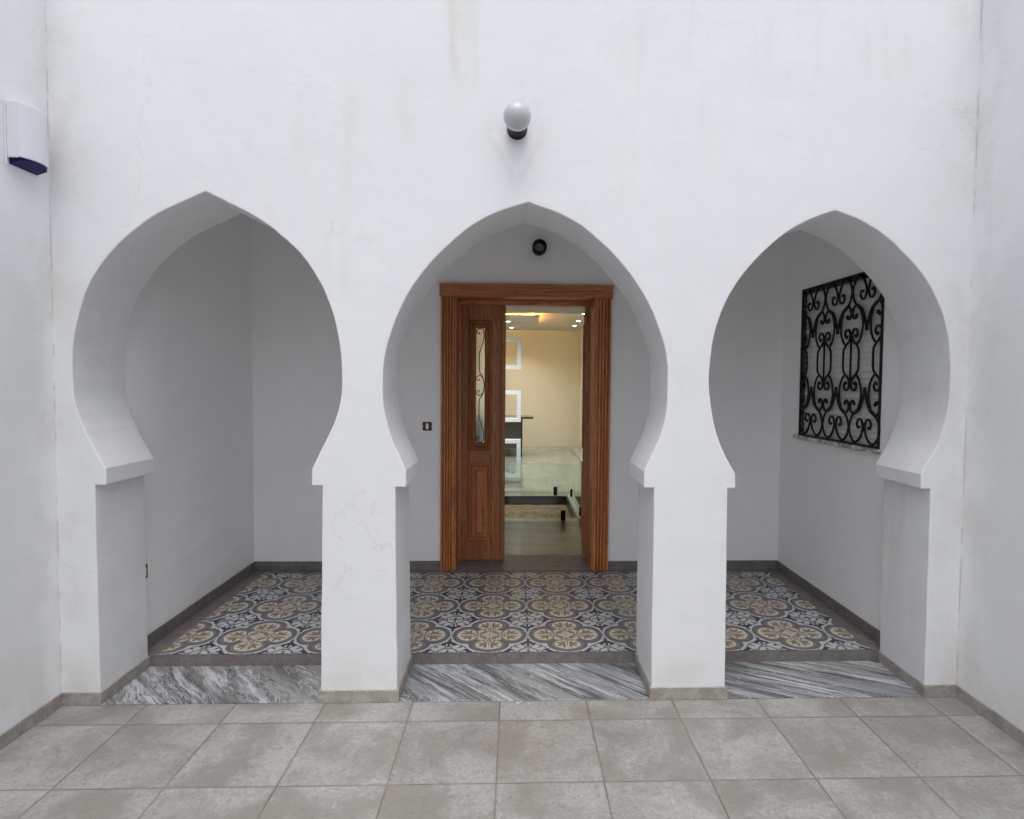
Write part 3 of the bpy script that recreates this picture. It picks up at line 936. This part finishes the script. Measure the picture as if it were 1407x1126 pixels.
# sunken bed: dark stone lining and sandy fill
bm.free()
bed = thing('sunken_bed', 'sunken sand bed lined in black stone inside the hall floor', 'planter', ((BX0+BX1)/2, (BY0+BY1)/2, ZP-.12))
bxc, byc, bzc = bed.location
bm = bmesh.new()
box(bm, BX0-bxc, BX1-bxc, BY1-.02-byc, BY1-.0005-byc, -.04, .118); box(bm, BX0-bxc, BX1-bxc, BY0+.0005-byc, BY0+.02-byc, -.04, .1225)
box(bm, BX0+.0005-bxc, BX0+.02-bxc, BY0+.02-byc, BY1-.02-byc, -.04, .118); box(bm, BX1-.02-bxc, BX1-.0005-bxc, BY0+.02-byc, BY1-.02-byc, -.04, .118)
link('lining', bm, simple('black_stone', (.018, .018, .019), .3), bed)
bm = bmesh.new()
nx, ny = 60, 30; gridv = []
for j in range(ny+1):
    row = []
    for i in range(nx+1):
        xx = BX0+.02+(BX1-BX0-.04)*i/nx-bxc; yv = BY0+.02+(BY1-BY0-.04)*j/ny-byc
        row.append(bm.verts.new((xx, yv, mnoise.noise(Vector((xx*5, yv*5, 0)))*.012)))
    gridv.append(row)
for j in range(ny):
    for i in range(nx): bm.faces.new((gridv[j][i], gridv[j][i+1], gridv[j+1][i+1], gridv[j+1][i]))
m = M('brown_sand', .9, .2); nn_ = m.noise(m.pos(), 14, 6, .75, .4)
m.color(m.mix(nn_.smooth(.35, .65), (.13, .085, .045), (.34, .26, .15))); m.bump(nn_, .6, .02)
sand = link('sand_fill', bm, m.m, bed)

# glass balustrade around the bed
bal = thing('glass_balustrade', 'low frameless glass balustrade on black spigots around the sunken bed', 'balustrade', (.3, 4.4, ZP+.003))
bz = ZP+.003
def gp(x0, x1, y0, y1):
    bm = bmesh.new(); box(bm, x0-.3, x1-.3, y0-4.4, y1-4.4, .035, .650)
    link('glass_panel', bm, MAT['glass'], bal, bevel=.001, seg=1)
gp(-2.15, .835, 3.66, 3.672); gp(-2.15, .835, 5.160, 5.172); gp(.845, .857, 3.66, 5.172)
def spig(x, y, rot):
    bm = bmesh.new()
    a, b = (.026, .020) if rot == 0 else (.020, .026)
    prism(bm, [(x-.3-a, y-4.4-b), (x-.3+a, y-4.4-b), (x-.3+a, y-4.4+b), (x-.3-a, y-4.4+b)], 'z', 0, .118)
    link('spigot', bm, MAT['black'], bal, bevel=.005)
spig(.625, 3.666, 0); spig(.637, 5.166, 0); spig(.851, 5.00, 1); spig(.851, 3.86, 1); spig(-.9, 3.666, 0); spig(-.9, 5.166, 0)
bm = bmesh.new(); box(bm, BX1+.001-.3, .897-.3, 3.70-4.4, 5.10-4.4, 0.0, .012)
link('kerb_strip', bm, simple('pale_stone', (.55, .54, .5), .3), bal)

# open square frames on a post behind the balustrade
div = thing('frame_divider', 'white room divider of three open square frames on a post', 'divider', (-.36, 6.2, ZP+.003))
dz = ZP+.003
wf = simple('white_lacquer', (.74, .80, .87), .3, var=.02)
bm = bmesh.new(); box(bm, -.045, -.0, -.03, .03, 0, HZ1-dz); link('post', bm, wf, div, bevel=.003)
for (a, b) in ((.155, .755), (1.03, 1.52), (1.85, 2.35)):
    bm = bmesh.new(); t = .062; x1 = .155+.36
    z0, z1 = a-dz, b-dz
    box(bm, .0005, x1, -.06, .06, z0, z0+t); box(bm, .0005, x1, -.06, .06, z1-t, z1)
    box(bm, .0005, t, -.06, .06, z0+t, z1-t); box(bm, x1-t, x1, -.06, .06, z0+t, z1-t)
    link('square_frame', bm, wf, div, bevel=.002, seg=1)
bm = bmesh.new()      # crumpled cloth lying in the lowest frame
nx, ny = 24, 10; g = []
for j in range(ny+1):
    row = []
    for i in range(nx+1):
        xx = .05+.24*i/nx; yv = -.045+.08*j/ny
        e = min(i, nx-i)/4; e = min(1, e)
        row.append(bm.verts.new((xx, yv, .004+e*(.055+.03*mnoise.noise(Vector((xx*22, yv*30, 2)))+.04*math.sin(xx*18)))))
    g.append(row)
for j in range(ny):
    for i in range(nx): bm.faces.new((g[j][i], g[j][i+1], g[j+1][i+1], g[j+1][i]))
for v in bm.verts: v.co += Vector((-.19, -.0, 0))
clt = link('folded_cloth', bm, simple('blue_white_cloth', (.24, .27, .46), .8, var=.5, nscale=22), smooth=True)
clt.location = (-.02, 6.2, .155+.0625)
tag(clt, 'crumpled blue and white cloth lying in the lowest square frame', 'cloth')
clt.modifiers.new('s', 'SOLIDIFY').thickness = .004

# dark counter further back
ct = thing('reception_counter', 'dark grey counter with an overhanging top at the back of the hall', 'counter', (-.5, 9.6, ZP+.003))
dk = simple('charcoal_board', (.055, .055, .05), .45, var=.1)
bm = bmesh.new(); box(bm, -.9, .70, -.28, .28, 0, .80); link('body', bm, dk, ct, bevel=.003)
bm = bmesh.new(); box(bm, -.95, .945, -.33, .33, .802, .845); link('counter_top', bm, simple('dark_worktop', (.05, .048, .042), .12, var=.1), ct, bevel=.003)
bm = bmesh.new(); box(bm, .7005, .72, -.30, -.255, 0, .80); link('edge_strip', bm, MAT['black'], ct)

# dropped ceiling panel with a cove light above, and downlights
warm = emitter('warm_led', (1.0, .52, .12), 48.0)
pan = thing('ceiling_panel', 'dropped grey ceiling panel with warm light glowing above its rim', 'ceiling panel', (-.6, 7.95, 2.735))
bm = bmesh.new(); box(bm, -1.3, 1.06, -1.05, 1.05, 0, .05); link('panel', bm, ceilm, pan, bevel=.003)
bm = bmesh.new(); box(bm, -.2, .2, -.2, .2, .0505, .1695); link('hanger', bm, ceilm, pan)
bm = bmesh.new(); box(bm, -1.2, .98, -.97, -.95, .051, .062); box(bm, .96, .98, -.949, .95, .051, .062); box(bm, -1.2, .959, .93, .95, .051, .062); box(bm, -1.2, .98, 1.0505, 1.058, .010, .035)
link('light_strip', bm, warm, pan)

def area(name, loc, sx_, sy_, power, color, rot=(0, 0, 0), parent=None, spread=180):
    l = bpy.data.lights.new(name, 'AREA'); l.shape = 'RECTANGLE'; l.size = sx_; l.size_y = sy_
    l.energy = power; l.color = color; l.spread = R(spread)
    o = bpy.data.objects.new(name, l); COL.objects.link(o); o.location = loc; o.rotation_euler = rot
    if parent: o.parent = parent
    return o
dl_mat = emitter('downlight_glow', (1.0, .93, .76), 14.0)
ringm = simple('white_ring', (.7, .7, .68), .4)
spots = [(1.31, 7.70, HZ1), (1.335, 8.95, HZ1), (1.36, 10.0, HZ1), (-.07, 7.55, 2.735), (-.02, 8.75, 2.735), (.1, 10.2, HZ1), (.0, 6.6, HZ1), (-.9, 5.4, HZ1)]  # last three are added fill spots without a fixture, brightening the hall
names_ = ['nearest of the three hall ceiling downlights in the row along the side wall', 'middle of the three hall ceiling downlights in the row along the side wall', 'farthest of the three hall ceiling downlights in the row along the side wall',
          'nearer downlight under the dropped ceiling panel', 'farther downlight under the dropped ceiling panel']
for i, (x, y, z) in enumerate(spots):
    if i < 5:
        t_ = thing('ceiling_downlight', names_[i], 'downlight', (x, y, z), 'downlights in the hall ceiling')
        bm = bmesh.new(); lathe(bm, [(0, .060), (-.006, .058), (-.006, .047), (-.001, .046)], axis='z', n=28, cap=False); link('ring', bm, ringm, t_)
        bm = bmesh.new(); lathe(bm, [(-.0012, .0455), (-.003, .044), (-.0035, .001)], axis='z', n=28); link('lens', bm, dl_mat, t_)
    l = bpy.data.lights.new('downlight_and_fill_lamp', 'SPOT'); l.energy = (9 if x > 1 else 76); l.color = (1.0, .95, .84); l.spot_size = R(132); l.spot_blend = 1.0; l.shadow_soft_size = .05
    o = bpy.data.objects.new('downlight_and_fill_lamp', l); COL.objects.link(o); o.location = (x, y, z-.02)

l = bpy.data.lights.new('divider_fill_light', 'SPOT'); l.energy = 150; l.color = (1.0, .97, .92); l.spot_size = R(112); l.spot_blend = 1.0; l.shadow_soft_size = .06  # added fill light, no fixture: brightens the divider fronts and near hall floor
o = bpy.data.objects.new('divider_fill_light', l); COL.objects.link(o); o.location = (-.35, 4.4, 2.57); o.rotation_euler = (R(34), 0, 0)

# ------------------------------------------------------------------ daylight
world = bpy.data.worlds.new('World'); scene.world = world; world.use_nodes = True
nt = world.node_tree; nt.nodes.clear()
sky = nt.nodes.new('ShaderNodeTexSky'); sky.sky_type = 'NISHITA'; sky.sun_disc = False
EL, AZ = R(70), R(176)          # high, soft, from behind the camera
sky.sun_elevation = EL; sky.sun_rotation = AZ; sky.air_density = 1.0; sky.dust_density = 3.5; sky.ozone_density = 1.0
hsv = nt.nodes.new('ShaderNodeHueSaturation'); hsv.inputs['Saturation'].default_value = .40
bg = nt.nodes.new('ShaderNodeBackground'); bg.inputs['Strength'].default_value = .15
ow = nt.nodes.new('ShaderNodeOutputWorld')
nt.links.new(sky.outputs[0], hsv.inputs['Color']); nt.links.new(hsv.outputs[0], bg.inputs['Color']); nt.links.new(bg.outputs[0], ow.inputs['Surface'])
sl = bpy.data.lights.new('sun', 'SUN'); sl.energy = .6; sl.angle = R(70); sl.color = (1.0, .975, .94)
so_ = bpy.data.objects.new('sun', sl); COL.objects.link(so_)
d = Vector((math.sin(AZ)*math.cos(EL), math.cos(AZ)*math.cos(EL), math.sin(EL)))
so_.rotation_euler = d.to_track_quat('Z', 'Y').to_euler(); so_.location = d*12

# ------------------------------------------------------------------ camera
cam = bpy.data.cameras.new('camera'); co = bpy.data.objects.new('camera', cam); COL.objects.link(co)
Fv = Vector((.03385324, .99866361, -.03905054)); Rv = Vector((.99940008, -.03354071, .00863094)); Uv = Vector((-.00730962, .0393193, .99919996))
mt = Matrix((Rv, Uv, -Fv)).transposed().to_4x4(); mt.translation = Vector((.067995, -3.006, 1.669545))
co.matrix_world = mt
cam.sensor_fit = 'HORIZONTAL'; cam.sensor_width = 36.0
cam.lens = 806.5458/1407*36
cam.shift_x = -(735.4566-703.5)/1407; cam.shift_y = -(563-555.5945)/1407
cam.clip_start = .05; cam.clip_end = 1000
scene.camera = co

scene.view_settings.view_transform = 'Standard'; scene.view_settings.look = 'None'
scene.view_settings.exposure = .49; scene.view_settings.gamma = 1.0
scene.render.engine = 'CYCLES'
scene.cycles.use_denoising = True
scene.cycles.use_adaptive_sampling = True; scene.cycles.adaptive_threshold = .025; scene.cycles.adaptive_min_samples = 16
scene.cycles.max_bounces = 12; scene.cycles.diffuse_bounces = 7; scene.cycles.sample_clamp_indirect = 8.0
scene.cycles.caustics_reflective = False; scene.cycles.caustics_refractive = False
